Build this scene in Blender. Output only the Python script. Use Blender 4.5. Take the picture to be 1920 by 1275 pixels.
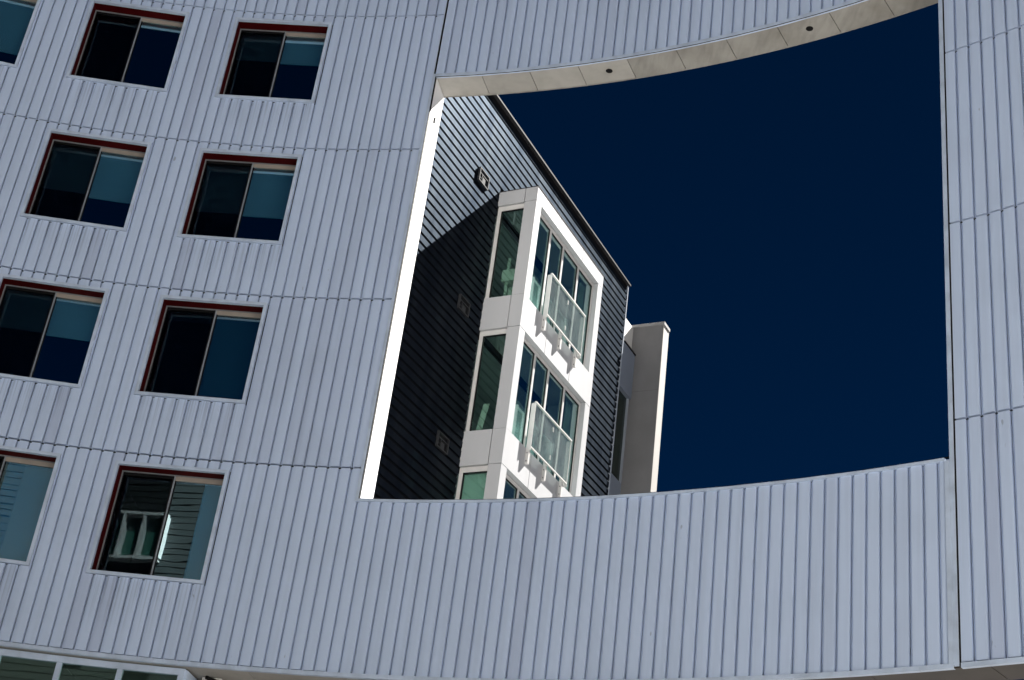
import bpy, math, random
from mathutils import Matrix, Vector
random.seed(7)
for o in list(bpy.data.objects): bpy.data.objects.remove(o)
sc = bpy.context.scene
col = sc.collection
EYE = 1.6                                   # camera height; all "z" below are metres above the eye

# ------------------------------------------------------------------ camera
cam = bpy.data.cameras.new('camera')
cam.sensor_width = 36.0; cam.lens = 36.0*2776.6/1920.0
cam.clip_start = 0.1; cam.clip_end = 3000
cam_o = bpy.data.objects.new('camera', cam); col.objects.link(cam_o)
cam_o.matrix_world = Matrix(((0.9908451, -0.13500364, 0, 0), (-0.06433977, -0.47221506, -0.87913215, 0),
                             (0.11868604, 0.87108378, -0.47657808, EYE), (0, 0, 0, 1)))
sc.camera = cam_o

# ------------------------------------------------------------------ sky, sun, exposure
SUN_AZ, SUN_EL = math.radians(46.3), math.radians(48.8)     # azimuth clockwise from +Y
w = bpy.data.worlds.new('World'); sc.world = w; w.use_nodes = True
wn = w.node_tree
sky = wn.nodes.new('ShaderNodeTexSky'); sky.sky_type = 'NISHITA'; sky.sun_disc = False
sky.sun_elevation = SUN_EL; sky.sun_rotation = SUN_AZ
sky.air_density = 0.06; sky.dust_density = 0.0; sky.ozone_density = 8.0; sky.altitude = 0
tint = wn.nodes.new('ShaderNodeMixRGB'); tint.blend_type = 'MULTIPLY'; tint.inputs[0].default_value = 1
tint.inputs[2].default_value = (0.02, 0.25, 0.35, 1)        # deep polarised blue, the whole sky alike
wn.links.new(sky.outputs[0], tint.inputs[1])
bg = wn.nodes['Background']; bg.inputs[1].default_value = 0.05
wn.links.new(tint.outputs[0], bg.inputs[0])
sun = bpy.data.lights.new('sun', 'SUN'); sun.energy = 5.0; sun.angle = math.radians(0.5); sun.color = (1, 0.96, 0.9)
sun_o = bpy.data.objects.new('sun', sun); col.objects.link(sun_o)
ldir = Vector((-math.sin(SUN_AZ)*math.cos(SUN_EL), -math.cos(SUN_AZ)*math.cos(SUN_EL), -math.sin(SUN_EL)))
sun_o.rotation_euler = ldir.to_track_quat('-Z', 'Y').to_euler()
sun_o.location = -60*ldir
sc.view_settings.view_transform = 'Standard'; sc.view_settings.look = 'None'
sc.view_settings.gamma = 1; sc.view_settings.use_curve_mapping = False
sc.view_settings.exposure = 2.2

# ------------------------------------------------------------------ frames of reference
R = 20.7303; CX, CY = -7.66476452, 1.91065922; A0 = math.radians(74.88228)
def F(s, d, z):                              # curved facade: arc length, depth behind the face, height
    a = A0 - s/R
    return Vector((CX+(R+d)*math.cos(a), CY+(R+d)*math.sin(a), z+EYE))
WA = math.radians(28.6)
WD = Vector((math.sin(WA), math.cos(WA), 0)); WN = Vector((math.cos(WA), -math.sin(WA), 0))
WP = Vector((-2.98908735, 23.08696706, EYE))
def W(t, n, z): return WP + t*WD + n*WN + Vector((0, 0, z))      # wing: along the wall, out of the wall, height
W.flip = True
def G(x, y, z): return Vector((x, y, z))

# ------------------------------------------------------------------ mesh helpers
class MB:
    def __init__(self): self.v = []; self.f = []
    def box(self, fn, a, b, c, n=1):
        fl = getattr(fn, 'flip', False)
        for i in range(n):
            a0 = a[0]+(a[1]-a[0])*i/n; a1 = a[0]+(a[1]-a[0])*(i+1)/n
            k = len(self.v)
            for z in c:
                for y in b:
                    for x in (a0, a1): self.v.append(fn(x, y, z))
            # index: x + 2y + 4z
            q = [(0, 1, 5, 4), (3, 2, 6, 7), (4, 5, 7, 6), (0, 2, 3, 1)]
            if i == 0: q.append((0, 4, 6, 2))
            if i == n-1: q.append((1, 3, 7, 5))
            for t in q:
                t = [k+j for j in t]
                self.f.append(t[::-1] if fl else t)
        return self
    def quad(self, *ps):
        k = len(self.v); self.v += [Vector(p) for p in ps]; self.f.append([k+i for i in range(len(ps))]); return self
    def cyl(self, p0, p1, r0, r1=None, n=12):
        p0 = Vector(p0); p1 = Vector(p1); r1 = r0 if r1 is None else r1
        d = (p1-p0).normalized(); x = d.orthogonal().normalized(); y = d.cross(x)
        k = len(self.v)
        for p, r in ((p0, r0), (p1, r1)):
            for i in range(n):
                a = 2*math.pi*i/n; self.v.append(p+r*(math.cos(a)*x+math.sin(a)*y))
        for i in range(n):
            j = (i+1) % n; self.f.append([k+i, k+j, k+n+j, k+n+i])
        self.f.append([k+i for i in range(n)][::-1]); self.f.append([k+n+i for i in range(n)])
        return self
    def mesh(self, name, origin=Vector((0, 0, 0))):
        m = bpy.data.meshes.new(name)
        m.from_pydata([tuple(p-origin) for p in self.v], [], self.f); m.update()
        return m
    def build(self, name, mat, parent=None):
        o = bpy.data.objects.new(name, None if not self.v else self.mesh(name, wloc(parent)))
        o.data.materials.append(MAT[mat]); col.objects.link(o)
        if parent: o.parent = parent
        return o
def wloc(o):
    v = Vector((0, 0, 0))
    while o: v = v+Vector(o.location); o = o.parent
    return v
def thing(name, loc, label, cat, group=None):
    o = bpy.data.objects.new(name, None); o.location = loc; o.empty_display_size = 0.3; col.objects.link(o)
    o['label'] = label; o['category'] = cat
    if group: o['group'] = group
    return o
def tag(o, label, cat, group=None):
    o['label'] = label; o['category'] = cat
    if group: o['group'] = group
    return o
def link_mesh(name, mesh, parent, loc, rz):
    o = bpy.data.objects.new(name, mesh); col.objects.link(o)
    o.parent = parent; o.location = Vector(loc)-wloc(parent); o.rotation_euler = (0, 0, rz)
    return o

# ------------------------------------------------------------------ materials
MAT = {}
def mat(name):
    m = bpy.data.materials.new(name); m.use_nodes = True; MAT[name] = m
    return m, m.node_tree, m.node_tree.nodes['Principled BSDF']
def N(nt, t, **kw):
    n = nt.nodes.new(t)
    for k, v in kw.items(): setattr(n, k, v)
    return n
def noise(nt, scale, detail=4, vec_scale=(1, 1, 1), obj=False):
    tc = N(nt, 'ShaderNodeTexCoord') if obj else N(nt, 'ShaderNodeNewGeometry')
    mp = N(nt, 'ShaderNodeMapping'); mp.inputs['Scale'].default_value = vec_scale
    nt.links.new(tc.outputs['Object' if obj else 'Position'], mp.inputs[0])
    no = N(nt, 'ShaderNodeTexNoise'); no.inputs['Scale'].default_value = scale; no.inputs['Detail'].default_value = detail
    nt.links.new(mp.outputs[0], no.inputs['Vector'])
    return no.outputs['Fac']
def ramp(nt, fac, stops):
    r = N(nt, 'ShaderNodeValToRGB'); e = r.color_ramp.elements
    while len(e) < len(stops): e.new(0.5)
    for el, (p, c) in zip(e, stops): el.position = p; el.color = (*c, 1)
    nt.links.new(fac, r.inputs[0]); return r.outputs[0]
def mul(nt, a, b, f=1.0, mode='MULTIPLY'):
    m = N(nt, 'ShaderNodeMixRGB', blend_type=mode); m.inputs[0].default_value = f
    for i, x in ((1, a), (2, b)):
        if isinstance(x, tuple): m.inputs[i].default_value = (*x, 1)
        else: nt.links.new(x, m.inputs[i])
    return m.outputs[0]
def bump(nt, b, fac, st, dist):
    n = N(nt, 'ShaderNodeBump'); n.inputs['Strength'].default_value = st; n.inputs['Distance'].default_value = dist
    nt.links.new(fac, n.inputs['Height']); nt.links.new(n.outputs[0], b.inputs['Normal'])
g = lambda v: (v, v, v)

# painted metal wall panels: each with its own slight tone, rain streaks and grime
def panel_mat(name, drip):
    m, nt, b = mat(name)
    oi = N(nt, 'ShaderNodeObjectInfo')
    tone = ramp(nt, oi.outputs['Random'], [(0, (0.87, 0.855, 0.87)), (0.06, (0.93, 0.925, 0.93)), (0.2, (0.985, 0.985, 0.985)), (1, (1.0, 1.0, 1.0))])
    streak = ramp(nt, noise(nt, 1.0, 5, (9, 9, 0.3)), [(0.33, g(0.86)), (0.55, g(1.0))])
    grime = ramp(nt, noise(nt, 0.9, 7), [(0.34, (0.93, 0.93, 0.925)), (0.55, g(1.0))])
    spk = ramp(nt, noise(nt, 7.0, 2, (1, 1, 0.4)), [(0.215, g(0.45)), (0.24, g(1.0))])
    c = mul(nt, PAINT, tone); c = mul(nt, c, streak, 0.45); c = mul(nt, c, grime, 0.6); c = mul(nt, c, spk, 0.6)
    if drip:                                  # dirty run-off below the sills
        tc = N(nt, 'ShaderNodeTexCoord'); sx = N(nt, 'ShaderNodeSeparateXYZ'); nt.links.new(tc.outputs['Object'], sx.inputs[0])
        mr = N(nt, 'ShaderNodeMapRange'); mr.inputs['From Min'].default_value = 0.25; mr.inputs['From Max'].default_value = 1.05
        nt.links.new(sx.outputs['Z'], mr.inputs[0])
        st = ramp(nt, noise(nt, 1.0, 6, (30, 30, 0.35)), [(0.36, (0.68, 0.69, 0.71)), (0.52, g(1.0))])
        d_ = N(nt, 'ShaderNodeMixRGB', blend_type='MULTIPLY'); nt.links.new(mr.outputs[0], d_.inputs[0]); nt.links.new(c, d_.inputs[1]); nt.links.new(st, d_.inputs[2])
        c = d_.outputs[0]
    nt.links.new(c, b.inputs['Base Color']); b.inputs['Roughness'].default_value = 0.42
    bump(nt, b, noise(nt, 1.7, 2, (1, 1, 0.3)), 0.2, 0.012)
PAINT = (0.57, 0.682, 0.90)
panel_mat('panel_metal', False); panel_mat('panel_streaked', True)
# trim of the same paint
m, nt, b = mat('trim_metal')
c = mul(nt, (0.56, 0.66, 0.83), ramp(nt, noise(nt, 3.5, 5), [(0.3, g(0.78)), (0.6, g(1.0))]))
nt.links.new(c, b.inputs['Base Color']); b.inputs['Roughness'].default_value = 0.4
def plain(name, colr, rough=0.5, var=0.12, sc_=3.0, metallic=0.0, spec=0.5, vs=(1, 1, 1)):
    m, nt, b = mat(name)
    c = mul(nt, colr, ramp(nt, noise(nt, sc_, 5, vs), [(0.3, g(1-var)), (0.65, g(1.0))]))
    nt.links.new(c, b.inputs['Base Color']); b.inputs['Roughness'].default_value = rough
    b.inputs['Metallic'].default_value = metallic; b.inputs['Specular IOR Level'].default_value = spec
    return m, nt, b
plain('backing', (0.008, 0.008, 0.010), 0.8, spec=0.1)
plain('white_panel', (0.47, 0.48, 0.50), 0.4, 0.06, 1.2, vs=(2, 2, 0.5))
plain('jamb_white', (0.76, 0.76, 0.77), 0.4, 0.04, 2.0)
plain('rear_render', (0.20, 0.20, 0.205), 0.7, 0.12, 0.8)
plain('side_render', (0.34, 0.33, 0.315), 0.7, 0.1, 2)
plain('render_white', (0.72, 0.71, 0.69), 0.7, 0.12, 0.8)
plain('red_reveal', (0.060, 0.0022, 0.003), 0.6, 0.2, 6, spec=0.05)
plain('frame_metal', (0.42, 0.40, 0.39), 0.35, 0.15, 8, metallic=0.25)
plain('stile_metal', (0.30, 0.325, 0.37), 0.35, 0.1, 8)
plain('window_metal', (0.20, 0.205, 0.22), 0.35, 0.15, 8)
plain('frame_light', (0.62, 0.61, 0.60), 0.35, 0.1, 6)
plain('head_beige', (0.34, 0.30, 0.265), 0.5, 0.15, 5)
plain('black_gasket', (0.008, 0.008, 0.009), 0.6, spec=0.1)
plain('room', (0.02, 0.022, 0.028), 0.8, spec=0.1)
plain('vent_metal_shaded', (0.012, 0.013, 0.016), 0.5)
plain('vent_metal_sunlit', (0.022, 0.024, 0.028), 0.7, spec=0.08)
plain('dark_pane', (0.006, 0.016, 0.012), 0.15, spec=0.3)
plain('bay_room', (0.55, 0.60, 0.60), 0.8)
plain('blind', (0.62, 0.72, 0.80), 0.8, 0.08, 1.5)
plain('sky_reflection_teal', (0.22, 0.58, 0.85), 0.8, 0.06, 1.0)  # colour of reflected sky, painted on a sheet behind the glass
plain('blind_grey', (0.10, 0.18, 0.24), 0.8, 0.1, 1.5)
plain('blind_green', (0.66, 0.76, 0.72), 0.8, 0.05, 1.5)
plain('curtain', (0.62, 0.68, 0.62), 0.9, 0.15, 6, vs=(4, 4, 0.3))
plain('fabric_pale', (0.80, 0.84, 0.76), 0.9, 0.15, 9)
plain('coping', (0.035, 0.035, 0.038), 0.7, 0.25, 3, spec=0.05)
plain('cap_metal', (0.30, 0.30, 0.305), 0.5, 0.15, 3)
plain('corner_trim', (0.34, 0.38, 0.45), 0.35, 0.15, 3)
plain('blue_grey', (0.20, 0.235, 0.30), 0.45, 0.12, 1.0)
plain('steel', (0.55, 0.55, 0.55), 0.3, 0.1, 10, metallic=0.6)
m, nt, b = mat('siding')                    # dark satin boards that catch the grazing sun
oi = N(nt, 'ShaderNodeObjectInfo')
v1 = ramp(nt, noise(nt, 1.0, 5, (3, 3, 3)), [(0.3, g(0.7)), (0.7, g(1.25))])
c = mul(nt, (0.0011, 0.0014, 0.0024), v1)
c = mul(nt, c, ramp(nt, oi.outputs['Random'], [(0, g(0.8)), (1, g(1.2))]))
rg = ramp(nt, noise(nt, 1.4, 6, (6, 6, 1.0)), [(0.3, g(0.44)), (0.7, g(0.56))])
nt.nodes.remove(b)
df = N(nt, 'ShaderNodeBsdfDiffuse'); nt.links.new(c, df.inputs[0])
gs = N(nt, 'ShaderNodeBsdfGlossy'); nt.links.new(rg, gs.inputs['Roughness'])
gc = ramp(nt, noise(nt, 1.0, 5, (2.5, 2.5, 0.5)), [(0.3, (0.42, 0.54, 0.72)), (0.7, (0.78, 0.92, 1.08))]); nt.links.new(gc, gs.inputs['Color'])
bm = N(nt, 'ShaderNodeBump'); bm.inputs['Strength'].default_value = 0.1; bm.inputs['Distance'].default_value = 0.01
nt.links.new(noise(nt, 9.0, 4), bm.inputs['Height']); nt.links.new(bm.outputs[0], gs.inputs['Normal'])
mx = N(nt, 'ShaderNodeMixShader'); mx.inputs[0].default_value = 0.045
nt.links.new(df.outputs[0], mx.inputs[1]); nt.links.new(gs.outputs[0], mx.inputs[2]); nt.links.new(mx.outputs[0], nt.nodes['Material Output'].inputs[0])
m, nt, b = mat('soffit')                    # beige panels with water marks
d1 = ramp(nt, noise(nt, 1.1, 6), [(0.35, (0.84, 0.835, 0.82)), (0.6, g(1.0))])
d2 = ramp(nt, noise(nt, 6.0, 5), [(0.3, g(0.85)), (0.6, g(1.0))])
oi = N(nt, 'ShaderNodeObjectInfo')
c = mul(nt, (0.455, 0.435, 0.40), d1, 0.8); c = mul(nt, c, d2, 0.7)
c = mul(nt, c, ramp(nt, oi.outputs['Random'], [(0, g(0.86)), (1, g(1.0))]))
nt.links.new(c, b.inputs['Base Color']); b.inputs['Roughness'].default_value = 0.6
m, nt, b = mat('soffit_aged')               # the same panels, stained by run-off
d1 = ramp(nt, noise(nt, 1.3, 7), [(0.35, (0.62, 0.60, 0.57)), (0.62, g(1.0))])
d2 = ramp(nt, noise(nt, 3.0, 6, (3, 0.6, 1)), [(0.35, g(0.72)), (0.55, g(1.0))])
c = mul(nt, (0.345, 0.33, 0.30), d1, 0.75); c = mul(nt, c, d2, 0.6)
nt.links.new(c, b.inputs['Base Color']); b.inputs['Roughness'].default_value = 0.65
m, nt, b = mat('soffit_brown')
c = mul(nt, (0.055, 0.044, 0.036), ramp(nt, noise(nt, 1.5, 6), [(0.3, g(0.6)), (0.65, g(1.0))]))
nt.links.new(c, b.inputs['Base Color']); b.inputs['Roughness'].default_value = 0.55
m, nt, b = mat('pier_grey')
c = mul(nt, (0.165, 0.166, 0.172), ramp(nt, noise(nt, 1.6, 7, (1, 1, 0.7)), [(0.3, g(0.86)), (0.65, g(1.06))]))
nt.links.new(c, b.inputs['Base Color']); b.inputs['Roughness'].default_value = 0.75
bump(nt, b, noise(nt, 18, 3), 0.2, 0.004)
m, nt, b = mat('concrete')
c = mul(nt, (0.52, 0.51, 0.49), ramp(nt, noise(nt, 0.15, 7), [(0.3, g(0.85)), (0.65, g(1.0))]))
nt.links.new(c, b.inputs['Base Color']); b.inputs['Roughness'].default_value = 0.8
plain('siding_far', (0.016, 0.020, 0.020), 0.5)
plain('pane_green', (0.04, 0.13, 0.10), 0.2)
plain('asphalt', (0.06, 0.06, 0.062), 0.85, 0.3, 0.6)
def glass(name, tr, base, gl=(0.9, 1.0, 1.0), rough=0.0, wob=0.0):
    m, nt, b = mat(name); nt.nodes.remove(b)
    out = nt.nodes['Material Output']
    t = N(nt, 'ShaderNodeBsdfTransparent'); t.inputs[0].default_value = (*tr, 1)
    s = N(nt, 'ShaderNodeBsdfGlossy'); s.inputs['Color'].default_value = (*gl, 1); s.inputs['Roughness'].default_value = rough
    if wob:
        bn = N(nt, 'ShaderNodeBump'); bn.inputs['Strength'].default_value = 1; bn.inputs['Distance'].default_value = wob
        nt.links.new(noise(nt, 1.6, 1, (0.8, 0.8, 3.0)), bn.inputs['Height']); nt.links.new(bn.outputs[0], s.inputs['Normal'])
    lw = N(nt, 'ShaderNodeLayerWeight'); lw.inputs[0].default_value = 0.25
    mr = N(nt, 'ShaderNodeMapRange'); mr.inputs['To Min'].default_value = base; mr.inputs['To Max'].default_value = 0.95
    nt.links.new(lw.outputs['Facing'], mr.inputs[0])
    mx = N(nt, 'ShaderNodeMixShader'); nt.links.new(mr.outputs[0], mx.inputs[0])
    nt.links.new(t.outputs[0], mx.inputs[1]); nt.links.new(s.outputs[0], mx.inputs[2]); nt.links.new(mx.outputs[0], out.inputs[0])
glass('glass_blue', (0.64, 0.82, 0.88), 0.30, (0.75, 0.95, 1.0), 0.0, 0.00025)
glass('glass_green', (0.80, 0.92, 0.88), 0.13, (0.85, 1.0, 0.95), 0.0, 0.00025)
glass('glass_bay', (0.80, 0.93, 0.92), 0.10, (0.80, 1.0, 1.0), 0.0, 0.0004)
glass('glass_clear', (0.80, 0.90, 0.87), 0.16, (0.95, 1.0, 0.98))
glass('glass_balcony', (0.90, 0.96, 0.945), 0.14, (0.95, 1.0, 0.98))
nt = MAT['glass_balcony'].node_tree; out = nt.nodes['Material Output']; src = out.inputs[0].links[0].from_socket
df = N(nt, 'ShaderNodeBsdfTranslucent'); df.inputs[0].default_value = (0.88, 0.95, 0.94, 1)
d2_ = N(nt, 'ShaderNodeBsdfDiffuse'); d2_.inputs[0].default_value = (0.85, 0.93, 0.92, 1)
am = N(nt, 'ShaderNodeMixShader'); nt.links.new(df.outputs[0], am.inputs[1]); nt.links.new(d2_.outputs[0], am.inputs[2])
mx = N(nt, 'ShaderNodeMixShader'); nt.links.new(ramp(nt, noise(nt, 2.5, 4), [(0.3, g(0.05)), (0.7, g(0.13))]), mx.inputs[0])
nt.links.new(src, mx.inputs[1]); nt.links.new(am.outputs[0], mx.inputs[2]); nt.links.new(mx.outputs[0], out.inputs[0])
m, nt, b = mat('insect_screen'); nt.nodes.remove(b)
t = N(nt, 'ShaderNodeBsdfTransparent'); t.inputs[0].default_value = (1, 1, 1, 1)
s = N(nt, 'ShaderNodeBsdfDiffuse'); s.inputs[0].default_value = (0.002, 0.002, 0.004, 1)
mx = N(nt, 'ShaderNodeMixShader'); mx.inputs[0].default_value = 0.42
nt.links.new(t.outputs[0], mx.inputs[1]); nt.links.new(s.outputs[0], mx.inputs[2]); nt.links.new(mx.outputs[0], nt.nodes['Material Output'].inputs[0])

# ================================================================== GROUND
mb = MB(); mb.box(G, (-300, 300), (-300, 300), (-0.3, 0.0))
gr = mb.build('ground', 'asphalt'); gr['kind'] = 'structure'
mb = MB(); mb.box(G, (-6, 24), (-90, 12), (0.004, 0.12))  # unseen pale slab, extent set by the sunlight it bounces around
gr = mb.build('bounce_pavement', 'concrete'); gr['kind'] = 'structure'

# ================================================================== CURVED BUILDING
J = [5.865, 9.198, 12.338, 15.483, 18.633, 21.773]      # storey joints
SJ, SR = 0.215, 9.362                                   # opening: left and right jamb
ZS, ZT = 8.655, 17.125                                  # opening: sill and head
SMIN, SMAX = -15.0, 13.0
DEP = 0.62
bld = thing('curved_building', F(-2, 0.5, -EYE), 'pale blue-grey metal clad curved building with a large opening through it', 'building')
# windows: outer trim left/right/bottom/top
wins = []
def wcol(k): return (-3.935+0.0+k*-2.815, -2.033+k*-2.815)
for row, zt in enumerate((18.452, 15.325, 12.186, 9.035)):
    for k in range(0, 4): wins.append((*wcol(k), zt-1.935, zt, row, k))

# --- solid wall behind the panels, pierced by the windows and the opening
se = sorted({round(x, 4) for wv in wins for x in (wv[0]+.055, wv[1]-.055)} | {round(SJ-.021, 4), round(SR+.021, 4), SMIN, SMAX, -1.3} | {round(-14.6+.7*i, 4) for i in range(40)})
se = [x for x in se if SMIN <= x <= SMAX]
ze = sorted({round(x, 4) for wv in wins for x in (wv[2]+.055, wv[3]-.055)} | {ZS-.03, ZT+.03, J[0]-.02, J[5]+.25})
mb = MB()
for a, b2 in zip(se, se[1:]):
    for z0, z1 in zip(ze, ze[1:]):
        sm, zm = (a+b2)/2, (z0+z1)/2
        if SJ-.021 < sm < SR+.021 and ZS-.03 < zm < ZT+.03: continue
        if any(wv[0]+.055 < sm < wv[1]-.055 and wv[2]+.055 < zm < wv[3]-.055 for wv in wins): continue
        mb.box(F, (a+1e-4, b2-1e-4) if False else (a, b2), (0.072, 0.30 if sm < -1.3 else DEP-.03), (z0, z1))
mb.build('wall', 'backing', bld)
# rear face of the screen wall, unseen, kept dark to limit bounced sunlight
mb = MB()
for a, b2, z0, z1 in ((SR+.02, SMAX, J[0], J[5]+.2), (SJ-.02, SR+.02, J[0], ZS-.05), (SJ-.02, SR+.02, ZT+.05, J[5]+.2)):
    mb.box(F, (a, b2), (DEP-.028, DEP), (z0, z1), n=max(1, int((b2-a)/.8)))
mb.build('rear_wall', 'rear_render', bld)
mb = MB(); mb.box(F, (-1.3, SJ-.02), (DEP-.028, DEP), (J[0], J[5]+.2), n=2); mb.build('return_wall', 'jamb_white', bld)  # unseen, kept white to bounce sunlight onto the bay's side
# roof, rear and end of the occupied part (closes the rooms off from the sun)
mb = MB(); mb.box(F, (SMIN, -1.3), (0.30, 6.0), (J[5]-.1, J[5]+.1), n=14); mb.box(F, (SMIN, -3.4), (5.7, 6.0), (-EYE, J[5]-.1), n=12)
mb.box(F, (SMIN-.3, SMIN), (0.06, 6.0), (-EYE, J[5]+.1)); mb.build('roof', 'render_white', bld)
# parapet coping
mb = MB(); mb.box(F, (SMIN, SMAX), (-.03, DEP+.02), (J[5]+.255, J[5]+.30), n=30); mb.build('coping', 'trim_metal', bld)

# --- wall panels (one object each)
GAP, LIP = 0.013, 0.040
def panel_rects(sg, z0, z1, lo, hi):
    """rectangles (x0,x1,z0,z1) in panel coordinates left after cutting windows"""
    rects = [(max(GAP, lo-sg), min(0.2, hi-sg), z0, z1)]
    for wv in wins:
        out = []
        for (x0, x1, a, b2) in rects:
            w0, w1 = wv[0]-sg-.006, wv[1]-sg+.006
            if w1 <= x0 or w0 >= x1 or wv[3] <= a or wv[2] >= b2: out.append((x0, x1, a, b2)); continue
            if x0 < w0: out.append((x0, w0, a, b2))
            if w1 < x1: out.append((w1, x1, a, b2))
            m0, m1 = max(x0, w0), min(x1, w1)
            if wv[3] < b2: out.append((m0, m1, wv[3]+.006, b2))
            if wv[2] > a: out.append((m0, m1, a, wv[2]-.006))
        rects = out
    return [r for r in rects if r[1]-r[0] > 0.006]
def panel_mesh_data(rects, zb):
    mb = MB()
    L = lambda x, y, z: Vector((x, y, z-zb))
    for x0, x1, a, b2 in rects:
        if x0 < 0.045:
            mb.box(L, (x0, min(x1, 0.043)), (LIP, 0.066), (a, b2)) if x0 < 0.043 else None
        if x1 > 0.049: mb.box(L, (max(x0, 0.049), x1), (0.0, 0.066), (a, b2))
    return mb
def place(sg):
    a = A0-sg/R; T = Vector((math.sin(a), -math.cos(a), 0)); return math.atan2(T.y, T.x)
Minv = cam_o.matrix_world.inverted()
def pix(p):
    c = Minv @ p; 
    if c.z > -0.1: return None
    return (960+2776.6*c.x/-c.z, 637.5-2776.6*c.y/-c.z)
pieces = []
GJ = 0.016
PH = 0.173
rows = [(J[i]+GJ, J[i+1]-GJ) for i in range(5)]
def add_piece(sg, z0, z1, lo, hi):
    rs = panel_rects(sg, z0, z1, lo, hi)
    # split into objects: pieces that touch stay one panel
    full = [r for r in rs if abs(r[2]-z0) < 1e-6 and abs(r[3]-z1) < 1e-6]
    if full: groups = [rs]
    else: groups = [[r] for r in rs]
    for gp in groups:
        if gp: pieces.append((sg, gp))
k = int((SMIN-PH)/.2)
while PH+.2*k < SMAX:
    sg = PH+.2*k
    if sg < 0.15:                                   # left of the opening
        hi = 0.148
        for z0, z1 in rows: add_piece(sg, z0, z1, SMIN, hi)
        if sg+.2 > 0.15: pieces.append((sg, [(0.175, 0.2, J[0]+.011, ZS-.042)]))
    k += 1
k = 0
while PH+.2*k < SR-.06:                             # below the opening
    add_piece(PH+.2*k, J[0]+.004, ZS-.042, 0.150 if k else 0.15, SR-.075); k += 1
# first strip under the sill corner
k = -1
while 0.357+.2*k < SR-.02:                          # above the opening
    add_piece(0.357+.2*k, ZT+.066, J[5]-GJ, 0.183, SR-.02); k += 1
k = -1
while 9.594+.2*k < SMAX:                            # right of the opening
    for z0, z1 in rows: add_piece(9.594+.2*k, z0, z1, 9.452, SMAX)
    k += 1
def score(sg, gp):
    best = 0
    for x0, x1, a, b2 in gp:
        P = [pix(F(sg+(x0+x1)/2, 0, a+(b2-a)*i/8)) for i in range(9)]
        ins = sum(1 for p in P if p and -4 < p[0] < 1924 and -4 < p[1] < 1279)
        best += ins/9*(b2-a)*(x1-x0)
    return best
pieces = sorted(((score(sg, gp), sg, gp) for sg, gp in pieces), key=lambda q: -q[0])
cache = {}
rest = MB()
for i, (scv, sg, gp) in enumerate(pieces):
    if scv > 0 and i < 300:
        key = tuple(round(x, 3) for r in gp for x in r); zb = gp[0][2]
        if key not in cache:
            me = panel_mesh_data(gp, zb).mesh('wall_panel'); me.materials.append(MAT['panel_streaked' if len(gp) == 1 and 0.9 < gp[0][3]-gp[0][2] < 1.4 else 'panel_metal']); cache[key] = me
        link_mesh('wall_panel', cache[key], bld, F(sg, 0, zb), place(sg))
    else:
        rz = place(sg); base = F(sg, 0, 0); ca, sa = math.cos(rz), math.sin(rz)
        lf = lambda x, y, z: base+Vector((x*ca-y*sa, x*sa+y*ca, z))
        for x0, x1, a, b2 in gp:
            if x0 < 0.045: rest.box(lf, (x0, min(x1, .045)), (LIP, .066), (a, b2))
            if x1 > 0.045: rest.box(lf, (max(x0, .045), x1), (0, .066), (a, b2))
ro = rest.build('wall_panels', 'panel_metal', bld); ro['kind'] = 'stuff'

# --- trims round the opening, at the foot and beside the right-hand panels
def arc(name, mt, s, d, z, seg=.7): 
    mb = MB(); mb.box(F, s, d, z, n=max(1, int((s[1]-s[0])/seg))); return mb.build(name, mt, bld)
def run(name, mt, s0, s1, L, d, z, gap=.003):
    x = s0
    while x < s1-.01:
        arc(name, mt, (x, min(x+L, s1)-gap), d, z); x += L
run('head_trim', 'trim_metal', SJ, SR, 2.76, (-.012, .05), (ZT, ZT+.062))
run('sill_trim', 'trim_metal', 0.155, SR-.06, 1.0, (-.022, .05), (ZS-.040, ZS))
arc('jamb_trim', 'trim_metal', (0.152, SJ-.0075), (-.012, .05), (ZS+.001, ZT+.061))
arc('jamb_trim', 'trim_metal', (SR-.068, SR), (-.014, .05), (J[0]+.004, ZS-.042))
arc('jamb_trim', 'trim_metal', (SR+.002, SR+.066), (-.008, .05), (J[0]-.04, J[5]))
arc('joint_seal', 'black_gasket', (SR+.067, SR+.088), (-.003, .05), (J[0]-.04, J[5]))
arc('joint_seal', 'black_gasket', (SJ-.007, SJ+.002), (-.014, .05), (ZS+.012, ZT-.004))
arc('seam_cover', 'trim_metal', (0.150, 0.166), (.004, .05), (ZT+.064, J[5]))
arc('joint_seal', 'black_gasket', (0.167, 0.175), (.0, .05), (ZT+.064, J[5]))
run('foot_trim', 'trim_metal', SMIN, SR-.002, 1.84, (-.018, .05), (J[0]-.062, J[0]))
run('foot_trim', 'trim_metal', SR+.09, SMAX, 1.84, (-.018, .05), (J[0]-.062, J[0]))
# left and right jamb linings, sill top, head soffit
arc('jamb_panel', 'jamb_white', (SJ-.02, SJ-.001), (.052, DEP+.004), (ZS+.002, ZT+.03))
arc('jamb_panel', 'jamb_white', (SR+.001, SR+.02), (.052, DEP+.004), (ZS+.002, ZT+.03))
run('sill_panel', 'trim_metal', SJ, SR, 1.84, (.052, DEP+.02), (ZS-.02, ZS+.004))
arc('sill_gasket', 'black_gasket', (SJ, SR), (-.016, .02), (ZS+.0005, ZS+.010))
x = 0.225; i = 0
edges = [SJ+.002]+[1.081+.9145*i for i in range(9)]+[SR-.002]
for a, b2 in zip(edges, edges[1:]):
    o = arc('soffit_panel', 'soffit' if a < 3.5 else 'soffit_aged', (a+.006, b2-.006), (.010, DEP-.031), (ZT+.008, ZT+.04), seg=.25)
arc('soffit_edge', 'soffit_aged', (SJ, SR), (DEP-.03, DEP+.004), (ZT+.008, ZT+.06), seg=.25)
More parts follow.
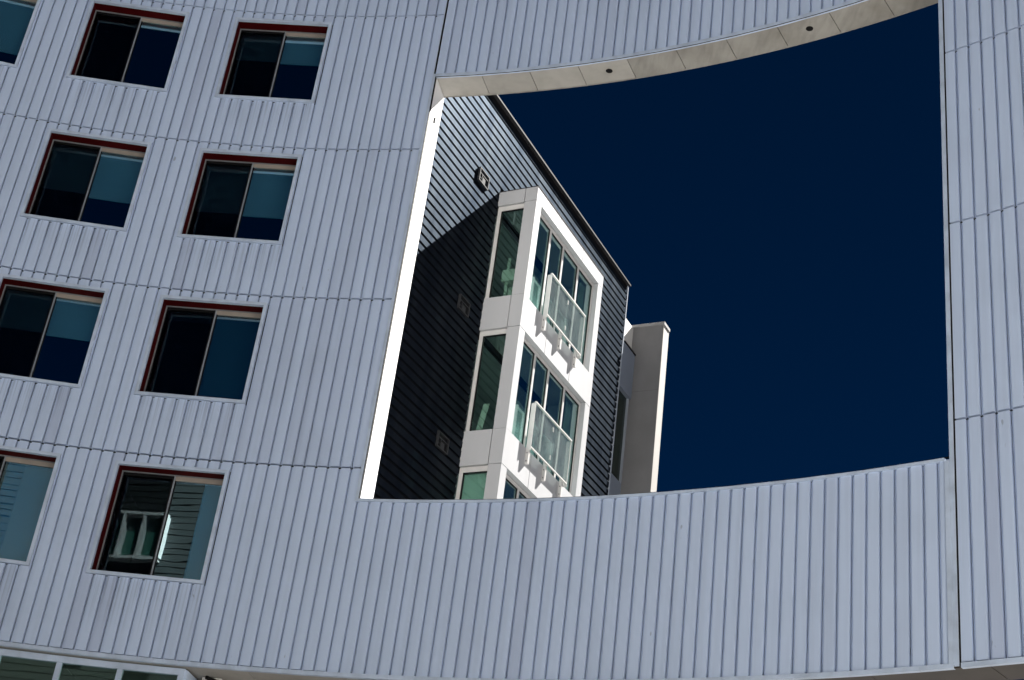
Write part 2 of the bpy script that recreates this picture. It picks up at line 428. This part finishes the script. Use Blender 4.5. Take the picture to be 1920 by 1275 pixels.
arc('shadow_gap', 'black_gasket', (SJ, SR), (-.004, .012), (ZT-.004, ZT+.004))
# recessed lamps in the soffit
def downlight(s, d):
    p = F(s, d, ZT+.009); mb = MB(); n = 20
    mb.cyl(p-Vector((0, 0, .004)), p+Vector((0, 0, .004)), .062, .062, n)
    o = mb.build('downlight', 'black_gasket', bld)
    return o
downlight(3.42, 0.30); downlight(7.05, 0.30)
mb = MB(); mb.box(F, (SJ-.002, SJ+.02), (.30, .33), (16.30, 16.42)); mb.build('jamb_bracket', 'black_gasket', bld)
# --- under side
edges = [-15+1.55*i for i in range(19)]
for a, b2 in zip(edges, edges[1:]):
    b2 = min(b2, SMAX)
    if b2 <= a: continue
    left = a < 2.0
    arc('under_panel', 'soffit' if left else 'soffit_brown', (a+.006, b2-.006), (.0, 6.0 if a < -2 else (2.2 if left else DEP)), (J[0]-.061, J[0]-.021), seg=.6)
arc('under_joint', 'black_gasket', (-15, SMAX), (.02, DEP-.04), (J[0]-.045, J[0]-.0215))

# --- windows
def make_window(w0, w1, z0, z1, cfg, strip=None):
    def g_(s, d, z):
        f_ = (s-w0)/(w1-w0); return F(w0, d, z).lerp(F(w1, d, z), f_)
    B = .056
    i0, i1, y0, y1 = w0+B, w1-B, z0+B, z1-B
    mb = MB()
    for (a, b2, c0, c1) in ((w0, w1, y1, z1), (w0, w1, z0, y0), (w0, i0, y0, y1), (i1, w1, y0, y1)):
        mb.box(g_, (a, b2), (-.022, .05), (c0+.0008, c1-.0008))
    win = mb.build('window', 'trim_metal', bld)
    dp = .25
    mb = MB()
    mb.box(g_, (i0-.02, i1+.02), (.05, dp+.08), (y1, y1+.02)); mb.box(g_, (i0-.02, i0), (.05, dp+.08), (y0, y1)); mb.box(g_, (i1, i1+.02), (.05, dp+.08), (y0, y1))
    mb.build('reveal', 'red_reveal', win)
    mb = MB(); mb.box(g_, (i0-.02, i1+.02), (.05, dp+.08), (y0-.02, y0)); mb.build('sill', 'trim_metal', win)
    xm = (i0+i1)/2 - .005
    fr = .020
    mb = MB()
    mb.box(g_, (i0, i1), (dp, dp+.07), (y1-fr, y1)); mb.box(g_, (i0, i1), (dp, dp+.07), (y0, y0+.06))
    mb.box(g_, (i0, i0+fr), (dp, dp+.07), (y0+.06, y1-fr)); mb.box(g_, (i1-fr, i1), (dp, dp+.07), (y0+.06, y1-fr))
    mb.build('frame', 'window_metal', win)
    mb = MB(); mb.box(g_, (xm+.014, i1-fr), (dp+.012, dp+.05), (y1-fr-.075, y1-fr)); mb.build('head_track', 'head_beige', win)
    mb = MB(); mb.box(g_, (xm-.008, xm+.010), (dp+.004, dp+.05), (y0+.06, y1-fr)); mb.build('meeting_stile', 'stile_metal', win)
    mb = MB(); mb.box(g_, (xm+.0145, xm+.03), (dp+.025, dp+.05), (y0+.06, y1-fr-.075)); mb.box(g_, (xm-.036, xm-.0165), (dp+.012, dp+.05), (y0+.06, y1-fr)); mb.build('gasket', 'black_gasket', win)
    mb = MB(); mb.box(g_, (i0+fr+.018, xm-.036), (dp+.048, dp+.056), (y0+.06, y1-fr-.03)); mb.build('pane', 'glass_blue', win)
    mb = MB(); mb.box(g_, (xm+.03, i1-fr), (dp+.034, dp+.042), (y0+.06, y1-fr-.075)); mb.build('pane', 'glass_blue', win)
    mb = MB(); mb.box(g_, (i0+fr, xm-.036), (dp+.018, dp+.05), (y1-fr-.05, y1-fr)); mb.box(g_, (i0+fr, i0+fr+.018), (dp+.018, dp+.05), (y0+.06, y1-fr-.05)); mb.build('screen_frame', 'black_gasket', win)
    mb = MB(); mb.box(g_, (i0+fr+.018, xm-.036), (dp+.022, dp+.024), (y0+.06, y1-fr-.05)); mb.build('insect_screen', 'insect_screen', win)
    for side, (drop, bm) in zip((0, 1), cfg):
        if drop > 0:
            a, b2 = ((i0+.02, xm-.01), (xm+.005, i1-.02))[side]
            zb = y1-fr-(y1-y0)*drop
            mb = MB(); mb.box(g_, (a, b2), (dp+.13, dp+.136), (zb, y1-.01)); mb.box(g_, (a, b2), (dp+.126, dp+.142), (zb-.022, zb)); mb.build('blind_or_sky_sheet', bm, win)
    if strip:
        mb = MB(); mb.box(g_, (i1-strip[0], i1-.02), (dp+.13, dp+.136), (y0, y1-.01)); mb.build('blind_or_sky_sheet', strip[1], win)  # teal sheet standing in for sky mirrored in the pane
    # dark room behind
    mb = MB(); r0, r1 = dp+.07, 3.0
    mb.box(g_, (i0-.35, i0-.33), (.302, r1), (y0-.5, y1+.3)); mb.box(g_, (i1+.33, i1+.35), (.302, r1), (y0-.5, y1+.3))
    mb.box(g_, (i0-.33, i1+.33), (.302, r1), (y0-.5, y0-.48)); mb.box(g_, (i0-.33, i1+.33), (.302, r1), (y1+.28, y1+.3)); mb.box(g_, (i0-.33, i1+.33), (r1, r1+.02), (y0-.5, y1+.3))
    mb.build('room', 'room', win)
    return win
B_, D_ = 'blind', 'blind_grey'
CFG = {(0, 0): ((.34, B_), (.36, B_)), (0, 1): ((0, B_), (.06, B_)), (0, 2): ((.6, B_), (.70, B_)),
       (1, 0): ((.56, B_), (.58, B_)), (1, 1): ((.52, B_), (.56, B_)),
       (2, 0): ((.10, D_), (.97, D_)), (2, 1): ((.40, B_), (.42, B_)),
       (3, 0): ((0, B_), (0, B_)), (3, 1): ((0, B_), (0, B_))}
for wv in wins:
    make_window(*wv[:4], CFG.get((wv[4], wv[5]), ((.4, B_), (.45, B_))), {(3, 0): (.42, 'sky_reflection_teal'), (3, 1): (.86, 'sky_reflection_teal')}.get((wv[4], wv[5])))

# --- glazed bay under the overhang, lower left
def SF(s, d, z): return F(s, d, z)
mb = MB(); zt = J[0]-.075
mb.box(F, (-9, -2.06), (.13, .22), (zt-.10, zt), n=10); 
sf = mb.build('storefront_frame', 'trim_metal', bld)
for s_ in (-2.10, -3.07, -4.02, -4.97, -5.92, -6.87, -7.82):
    mb = MB(); mb.box(F, (s_-.04, s_+.04) if s_ != -2.10 else (-2.155, -2.06), (.135, .215), (1.2, zt-.101)); mb.build('mullion', 'trim_metal', sf)
ss = (-2.155, -3.03, -3.98, -4.93, -5.88, -6.83)
for a, b2 in zip(ss, ss[1:]):
    mb = MB(); mb.box(F, (b2-.0+.0, a-.08 if a != -2.155 else a), (.17, .178), (1.2, zt-.101)); mb.build('pane', 'glass_green', sf)
mb = MB(); mb.box(F, (-2.06, -2.02), (.15, 2.4), (1.2, zt-.02)); mb.build('return_panel', 'trim_metal', sf)
mb = MB(); mb.box(F, (-9, -2.2), (2.4, 2.5), (1.2, zt), n=8); mb.build('rear_panel', 'room', sf)
mb = MB(); mb.box(F, (-9, SMAX-2), (3.0, 3.3), (-EYE, 1.2), n=14); mb.box(F, (-1.9, -1.6), (.5, 3.0), (-EYE, zt)); mb.build('base_wall', 'render_white', bld)
mb = MB(); mb.cyl(F(-1.75, .25, 5.72), F(-1.1, 1.4, 5.70), .03); mb.build('drain_pipe', 'black_gasket', bld)
# columns and right-hand base carry the screen wall
for s_ in (4.5, 11.5):
    mb = MB(); mb.cyl(F(s_, .32, -EYE), F(s_, .32, J[0]-.06), .22, n=20); mb.build('column', 'render_white', bld)

# ================================================================== SIDING WING
wing = thing('siding_wing', W(6, -2, -EYE), 'wing clad in dark horizontal boards with white bay windows, seen through the opening', 'building')
T0, T1, ZR = 0.05, 12.24, 20.44
BT0, BT1, BN = 4.76, 8.60, 0.95
# solid wall with a hole behind the bay
def wbox(name, mt, t, n, z, parent=None):
    mb = MB(); mb.box(W, t, n, z); return mb.build(name, mt, parent or wing)
mb = MB()
mb.box(W, (T0, BT0+.06), (-.30, -.045), (-EYE, ZR-.05)); mb.box(W, (BT1-.06, T1-.02), (-.30, -.045), (-EYE, ZR-.05))
mb.box(W, (BT0+.06, BT1-.06), (-.30, -.045), (18.2, ZR-.05)); mb.box(W, (BT0+.06, BT1-.06), (-.30, -.045), (-EYE, 9.0))
for zs in (14.91, 11.78): mb.box(W, (BT0+.06, BT1-.06), (-.30, -.045), (zs+.1, zs+.7))
mb.build('wall', 'backing', wing)
wbox('roof', 'coping', (T0, T1-.02), (-7, -.046), (ZR-.05, ZR-.01))
wbox('end_wall', 'render_white', (T1-.3, T1-.02), (-7, -.301), (-EYE, ZR-.06))
wbox('far_wall', 'render_white', (T0, T1-.3), (-7.3, -7.0), (-EYE, ZR-.06))
# boards
sid_cache = {}
def board(t0, t1, z0, h):
    key = (round(t1-t0, 3), round(h, 3))
    if key not in sid_cache:
        mb = MB(); L = t1-t0
        f_ = lambda a, b2, c: Vector((a, b2, c))
        mb.box(f_, (0, L), (0, .05), (0, h))
        me = mb.mesh('siding_board'); me.materials.append(MAT['siding']); sid_cache[key] = me
    # local x along the wall, local y out of it: x=WD -> y = -WN side, so lay it out from the far end
    o = bpy.data.objects.new('siding_board', sid_cache[key]); col.objects.link(o); o.parent = wing
    p = W(t1, -.042, z0); o.location = p-wloc(wing)
    o.rotation_euler = (0, 0, math.atan2(-WD.y, -WD.x))
    return o
z = 18.775+.2*7
while z > 8.6:
    h = .134
    if z > 18.42: board(T0, T1-.03, z, h if z < 20.1 else .10)
    else: board(T0, BT0, z, h); board(BT1, T1-.03, z, h)
    z -= .2
wbox('lower_wall', 'siding', (T0, T1-.03), (-.044, .0), (-EYE, 8.5))
wbox('fascia', 'black_gasket', (T0, T1-.03), (-.04, -.01), (ZR-.16, ZR-.012))
wbox('coping', 'coping', (T0, T1+.03), (-.35, .075), (ZR-.008, ZR+.035))
wbox('corner_trim', 'corner_trim', (T1-.028, T1+.012), (-.05, .022), (-EYE, ZR-.012))
# vents
for zc in (18.215, 15.02, 11.905):
    mb = MB(); a, b2, c0, c1 = 3.715, 4.16, zc-.165, zc+.165
    for q in (((a, b2), (c1-.025, c1)), ((a, b2), (c0, c0+.025)), ((a, a+.025), (c0+.025, c1-.025)), ((b2-.025, b2), (c0+.025, c1-.025))):
        mb.box(W, q[0], (.0, .055), q[1])
    vm = 'vent_metal_shaded' if zc < 18 else 'vent_metal_sunlit'  # sun and shade in the colour: lighter copy on the sunlit top vent
    v = mb.build('vent', vm, wing)
    wbox('vent_back', 'black_gasket', (a+.02, b2-.02), (-.005, .012), (c0+.02, c1-.02), v)
    mb = MB(); mb.box(W, (a+.025, b2-.025), (.012, .045), (zc+.04, zc+.06)); mb.build('vent_bar', vm, v)
    mb = MB(); mb.box(W, (a+.13, a+.15), (.012, .045), (c0+.025, zc+.04)); mb.build('vent_bar', vm, v)
    mb = MB(); mb.box(W, (a+.15, a+.28), (.012, .05), (c0+.025, zc-.01)); mb.build('vent_flap', vm, v)
    mb = MB(); mb.box(W, (a+.025, a+.13), (.012, .040), (zc-.07, zc-.055)); mb.build('vent_bar', vm, v)

# bay: bands of panels, posts, glazing
CAP = (18.06, 18.41)
BANDS = [CAP, (14.91, 15.68), (11.78, 12.545), (8.64, 9.405)]
TJ = (BT0, 6.015, 7.335, BT1)
for bi, (z0, z1) in enumerate(BANDS):
    # core, floor and ceiling
    mb = MB(); mb.box(W, (BT0+.03, BT1-.03), (-.04, BN-.03), (z0+.012, z1-.012)); mb.build('bay_core', 'backing', wing)
    # front panels, with the outer corner folded round
    for i in range(3):
        mb = MB(); a, b2 = TJ[i]+(.011 if i else 0), TJ[i+1]-(.011 if i < 2 else 0)
        mb.box(W, (a, b2), (BN-.03, BN), (z0, z1))
        if i == 0: mb.box(W, (BT0, BT0+.03), (.655, BN-.03), (z0, z1))
        if i == 2: mb.box(W, (BT1-.03, BT1), (.0, BN-.03), (z0, z1))
        mb.build('bay_panel', 'white_panel', wing)
    mb = MB(); mb.box(W, (BT0, BT0+.03), (-.0, .640), (z0, z1)); mb.build('bay_panel', 'white_panel', wing)
    mb = MB(); mb.box(W, (BT0+.03, BT1-.03), (.0, BN-.03), (z0, z0+.012)); mb.build('bay_soffit', 'white_panel', wing)
    mb = MB(); mb.box(W, (BT0+.03, BT1-.03), (.0, BN-.03), (z1-.012, z1)); mb.build('bay_top', 'white_panel', wing)
mb = MB(); mb.box(W, (BT0-.01, BT1+.01), (.0, BN+.01), (CAP[1]+.001, CAP[1]+.014)); mb.build('bay_flashing', 'coping', wing)
wins_z = [(15.68, 18.06), (12.545, 14.91), (9.405, 11.78)]
for si, (z0, z1) in enumerate(wins_z):
    z0j, z1j = z0+.006, z1-.012
    mb = MB(); mb.box(W, (BT0+.002, BT0+.26), (.655, BN-.002), (z0j, z1j)); mb.build('bay_post', 'white_panel', wing)
    mb = MB(); mb.box(W, (BT1-.26, BT1-.002), (.0, BN-.002), (z0j, z1j)); mb.build('bay_post', 'white_panel', wing)
    # left-hand side light
    mb = MB(); n0, n1 = .0, .652
    mb.box(W, (BT0+.05, BT0+.11), (n0, n0+.085), (z0j, z1j)); mb.box(W, (BT0+.05, BT0+.11), (n0+.085, n1), (z1j-.115, z1j))
    mb.box(W, (BT0+.05, BT0+.11), (n0+.085, n1), (z0j, z0j+.02))
    fr = mb.build('bay_window', 'frame_light', wing)
    mb = MB(); mb.box(W, (BT0+.06, BT0+.10), (n0+.086, n0+.105), (z0j+.021, z1j-.137)); mb.box(W, (BT0+.06, BT0+.10), (n0+.086, n1-.001), (z1j-.136, z1j-.116)); mb.build('gasket', 'black_gasket', fr)
    mb = MB(); mb.box(W, (BT0+.08, BT0+.088), (n0+.105, n1-.001), (z0j+.021, z1j-.137)); mb.build('pane', 'glass_green', fr)
    # front lights
    nf = (.765, .83)
    mb = MB(); a, b2 = BT0+.261, BT1-.261
    mb.box(W, (a, b2), nf, (z1j-.075, z1j)); mb.box(W, (a, b2), nf, (z0j, z0j+.04)); 
    mb.box(W, (a, a+.03), nf, (z0j+.04, z1j-.075)); mb.box(W, (b2-.05, b2), nf, (z0j+.04, z1j-.075))
    fr = mb.build('bay_window', 'frame_light', wing)
    ms = (5.86, 6.572, 7.444)
    for mt_ in ms:
        mb = MB(); mb.box(W, (mt_-.033, mt_+.033), (nf[0]+.002, nf[1]+.004), (z0j+.041, z1j-.076)); mb.build('mullion', 'frame_light', fr)
    ed = [a+.03]+[x for mt_ in ms for x in (mt_-.033, mt_+.033)]+[b2-.05]
    for q in range(4):
        x0, x1 = ed[2*q], ed[2*q+1]
        mb = MB(); mb.box(W, (x0+.001, x1-.001), (.79, .798), (z0j+.041, z1j-.076)); mb.build('pane', 'glass_bay', fr)
        mb = MB(); mb.box(W, (x0+.001, x1-.001), (.80, .815), (z1j-.095, z1j-.077)); mb.box(W, (x1-.018, x1-.001), (.80, .815), (z0j+.041, z1j-.096)); mb.build('gasket', 'black_gasket', fr)
    # room shell
    mb = MB(); r = -3.0
    mb.box(W, (BT0+.08, BT1-.08), (r-.05, r), (z0-.4, z1+.3)); mb.box(W, (BT0-.4, BT0-.35), (r, -.301), (z0-.4, z1+.3)); mb.box(W, (BT1+.3, BT1+.35), (r, -.301), (z0-.4, z1+.3))
    mb.box(W, (BT0-.35, BT1+.3), (r, -.301), (z1+.2, z1+.25)); mb.box(W, (BT0-.35, BT1+.3), (r, -.301), (z0-.1, z0-.05))
    mb.build('room', 'bay_room', wing)

# juliet balconies
def balcony(zs, label):
    n0, n1 = BN+.002, 1.045
    a, b2, c0, c1 = 5.73, 7.60, zs+.012, zs+1.06
    mb = MB()
    mb.box(W, (a-.02, b2+.02), (n1-.022, n1+.022), (c1-.03, c1))          # hand rail
    bo = mb.build('balcony', 'frame_light', wing); bo['label'] = label
    mb = MB(); mb.box(W, (a, b2), (n1-.02, n1+.012), (c0, c0+.03)); mb.build('foot_rail', 'frame_light', bo)
    mb = MB(); mb.box(W, (a-.012, a-.0005), (n0, n1+.01), (c0-.06, c1-.031)); mb.build('side_plate', 'frame_light', bo)
    mb = MB(); mb.box(W, (b2+.0005, b2+.012), (n0, n1+.01), (c0-.06, c1-.031)); mb.build('side_plate', 'frame_light', bo)
    m_ = (a+b2)/2
    for x0, x1 in ((a+.004, m_-.006), (m_+.006, b2-.004)):
        mb = MB(); mb.box(W, (x0, x1), (n1-.006, n1+.002), (c0+.031, c1-.031)); mb.build('glass_panel', 'glass_balcony', bo)
    for zc in (c0+.2, c1-.2):
        mb = MB(); mb.box(W, (m_-.02, m_+.02), (n1-.012, n1+.012), (zc-.05, zc+.05)); mb.build('glass_clip', 'steel', bo)
    for t_ in (a+.0, m_-.09, b2-.17):
        mb = MB(); mb.box(W, (t_-.01, t_+.05), (n0, n1-.02), (zs-.35, zs-.04)); mb.box(W, (t_+.0, t_+.04), (n0, n1-.021), (zs-.04, zs+.10))
        br = mb.build('bracket', 'frame_light', bo)
        for zc in (zs-.29, zs-.11):
            mb = MB(); mb.cyl(W(t_-.0105, n0+.035, zc), W(t_-.016, n0+.035, zc), .012, n=8); mb.build('bolt', 'black_gasket', br)
balcony(15.68, 'upper glass balcony guard'); balcony(12.545, 'lower glass balcony guard')

# things inside the bay
def wavy(t0, t1, n, z0, z1, amp=.03, k=26):
    mb = MB()
    P = [(t0+(t1-t0)*i/k, n+amp*math.sin(i*1.9)+amp*.4*math.sin(i*.7)) for i in range(k+1)]
    for (ta, na), (tb, nb) in zip(P, P[1:]):
        mb.quad(W(ta, na, z0), W(tb, nb, z0), W(tb, nb, z1), W(ta, na, z1)); mb.quad(W(ta, na-.006, z0), W(ta, na-.006, z1), W(tb, nb-.006, z1), W(tb, nb-.006, z0))
    return mb
lbl = {0: 'upper', 1: 'lower'}
for si in (0, 1):
    z0, z1 = wins_z[si]
    where = 'upper glass balcony' if si == 0 else 'lower glass balcony'
    o = wavy(5.12, 5.62, .60, z0+.02, z0+1.55 if si == 0 else z0+1.7).build('curtain', 'curtain', None)
    tag(o, 'pale green curtain bunched beside the bay corner post left of the %s' % where, 'curtain')
    o = wavy(8.02, 8.30, .62, z0+.02, z1-.12).build('curtain', 'curtain', None)
    tag(o, 'pale narrow curtain at the far post of the bay beyond the %s' % where, 'curtain')
for si in (0, 1):
    z0 = wins_z[si][0]
    cb = thing('cabinet', W(6.3, .35, z0+.001), 'white low cabinet behind the %s glass balcony' % ('upper' if si == 0 else 'lower'), 'cabinet')
    mb = MB(); mb.box(W, (5.75, 6.95), (.16, .50), (z0+.002, z0+1.18)); mb.build('carcass', 'frame_light', cb)
    for q_ in range(3):
        mb = MB(); mb.box(W, (5.76+.395*q_, 6.145+.395*q_), (.501, .515), (z0+.05, z0+1.16)); mb.build('door', 'curtain', cb)
    mb = MB(); mb.box(W, (5.73, 6.97), (.15, .53), (z0+1.182, z0+1.21)); mb.build('top', 'frame_light', cb)
z0, z1 = wins_z[2]
mb = MB(); mb.box(W, (BT0+.14, BT0+.146), (.03, .65), (z0, z1-.14)); o = mb.build('blind_or_sky_sheet', 'blind_green', None)
tag(o, 'pale green roller blind closed behind the lowest side pane of the bay', 'blind')
ct = thing('cat_tree', W(5.2, .45, 15.70), 'pale cat tree with boxes on posts behind the top side pane of the bay', 'cat tree')
mb = MB(); mb.box(W, (5.0, 5.5), (.20, .72), (15.70, 15.735)); mb.build('base', 'fabric_pale', ct)
mb = MB(); mb.cyl(W(5.1, .30, 15.735), W(5.1, .30, 16.84), .035); mb.build('post', 'fabric_pale', ct)
mb = MB(); mb.cyl(W(5.4, .62, 15.735), W(5.4, .62, 17.05), .035); mb.build('post', 'fabric_pale', ct)
mb = MB(); mb.box(W, (5.0, 5.5), (.22, .72), (16.22, 16.50)); mb.build('upper_box', 'fabric_pale', ct)
mb = MB(); mb.box(W, (5.02, 5.48), (.40, .72), (15.74, 16.05)); mb.build('lower_box', 'fabric_pale', ct)
mb = MB(); mb.cyl(W(5.3, .60, 16.98), W(5.3, .60, 17.10), .15, .19, 18); mb.build('perch', 'fabric_pale', ct)
mb = MB(); 
q = lambda t, n, z: W(t+.25*(z-12.56), n, z)
q.flip = True
mb.box(q, (4.95, 4.98), (.14, .27), (12.56, 13.35)); o = mb.build('leaning_board', 'fabric_pale', None)
tag(o, 'pale board leaning behind the middle side pane of the bay', 'board')

# ================================================================== GREY PIER BEHIND THE WING
pier = thing('stair_pier', W(13.8, .1, -EYE), 'tall grey rendered pier with a metal cap standing behind the boarded wing', 'pier')
PT0, PT1, PN0, PN1, PZ = 13.70, 14.0, -.62, .515, 20.0
for z0, z1 in ((-EYE, 14.9), (14.906, 18.02), (18.026, PZ)):
    mb = MB(); mb.box(W, (PT0, PT1), (PN0, PN1), (z0, z1)); mb.build('render_panel', 'pier_grey', pier)
mb = MB(); mb.box(W, (PT0+.004, PT1-.004), (PN0+.004, PN1-.004), (-EYE, PZ-.01)); mb.build('joint_core', 'backing', pier)
mb = MB(); mb.box(W, (PT0-.03, PT1+.12), (-2.0, PN1+.035), (PZ+.002, PZ+.085)); mb.build('cap', 'cap_metal', pier)
mb = MB(); mb.box(W, (PT1-.298, PT1+.1), (PN1+.0005, PN1+.012), (-EYE, PZ)); mb.build('side_lining', 'side_render', pier)
mb = MB(); mb.box(W, (T1+.02, PT0-.002), (-.42, -.36), (19.0, PZ)); mb.build('upper_panel', 'render_white', pier)
mb = MB(); mb.box(W, (T1+.02, PT0-.002), (-.55, -.24), (17.80, 19.12)); mb.build('balcony_panel', 'blue_grey', pier)
mb = MB(); mb.box(W, (T1+.02, PT0-.002), (-.57, -.215), (19.122, 19.16)); mb.build('rail', 'black_gasket', pier)
mb = MB(); mb.box(W, (T1+.02, PT0-.06), (-.36, -.35), (15.35, 17.80)); mb.build('pane', 'dark_pane', pier)
mb = MB(); mb.box(W, (T1+.02, PT0-.06), (-.50, -.48), (15.35, 17.80)); mb.build('room', 'room', pier)
mb = MB(); mb.box(W, (PT0-.06, PT0-.002), (-.46, -.30), (15.35, 17.80)); mb.build('window_frame', 'corner_trim', pier)
mb = MB(); mb.box(W, (T1+.02, PT0-.002), (-.55, -.30), (14.3, 15.348)); mb.build('balcony_panel', 'blue_grey', pier)
mb = MB()
for tt, zz in (((12.5, 13.3), (14.48, 14.56)), ((13.22, 13.3), (13.6, 14.48))): mb.box(W, tt, (-.30, -.22), zz)
mb.build('window_frame', 'frame_light', pier)
mb = MB(); mb.box(W, (12.5, 13.22), (-.29, -.28), (13.6, 14.48)); mb.build('pane', 'glass_clear', pier)

# ================================================================== BUILDING ACROSS THE COURT (left of the camera, mirrored in the lower windows)
opp = thing('facing_building', (-22, -4, 0), 'dark boarded building across the court with white framed windows', 'building')
OX0, OX1, OY, OH = -34.0, -13.1, 4.7, 19.2
mb = MB(); mb.box(G, (OX0, OX1), (OY-18, OY), (0, OH)); mb.build('wall', 'backing', opp)
mb = MB(); mb.box(G, (OX0-.1, OX1+.1), (OY-18.1, OY+.12), (OH+.002, OH+.25)); mb.build('coping', 'coping', opp)
zz = 9.0; me = None
while zz < 19:
    if me is None:
        mb = MB(); mb.box(G, (OX0, OX1), (OY+.002, OY+.05), (zz, zz+.172)); me = mb.build('siding_board', 'siding_far', opp); zb = zz
    else:
        o = me.copy(); col.objects.link(o); o.location = (0, 0, zz-zb)
    zz += .2
mb = MB(); mb.box(G, (OX1+.001, OX1+.04), (OY-18, OY+.06), (0, OH)); mb.build('corner_panel', 'siding_far', opp)
for zc in (9.6, 12.6, 15.6):
    for xc in (-15.0, -21.0, -27.0):
        mb = MB()
        mb.box(G, (xc-1.0, xc+1.0), (OY+.052, OY+.35), (zc+1.3, zc+1.4)); mb.box(G, (xc-1.0, xc+1.0), (OY+.052, OY+.35), (zc-.1, zc))
        for q_ in range(4):
            xx = xc-1.0+q_*.64; mb.box(G, (xx, xx+(.08 if q_ < 3 else .12)), (OY+.052, OY+.35), (zc+.001, zc+1.299))
        wf = mb.build('window', 'frame_light', opp)
        mb = MB(); mb.box(G, (xc-.98, xc+.98), (OY+.055, OY+.075), (zc+.001, zc+1.299)); mb.build('pane', 'pane_green', wf)

# ================================================================== ADDED PALE BUILDING (unseen, behind the camera, bounces sunlight onto the facade)
nb = thing('bounce_building', (16, -36, 0.12), 'added unseen pale building with five rows of plain windows, bounces sunlight onto the facade', 'building')
mb = MB(); mb.box(G, (-4, 34), (-44, -30), (.12, 22)); mb.build('wall', 'render_white', nb)
mb = MB(); mb.box(G, (-4.2, 34.2), (-44.2, -29.8), (22.002, 22.3)); mb.build('coping', 'coping', nb)
for zc in (3.2, 6.8, 10.4, 14.0, 17.6):
    for k in range(8):
        xc = -.5+4.4*k
        mb = MB(); mb.box(G, (xc-.75, xc+.75), (-29.99, -29.93), (zc, zc+1.9)); wf = mb.build('window', 'frame_light', nb)
        mb = MB(); mb.box(G, (xc-.68, xc+.68), (-29.925, -29.9), (zc+.07, zc+1.83)); mb.build('pane', 'pane_green', wf)
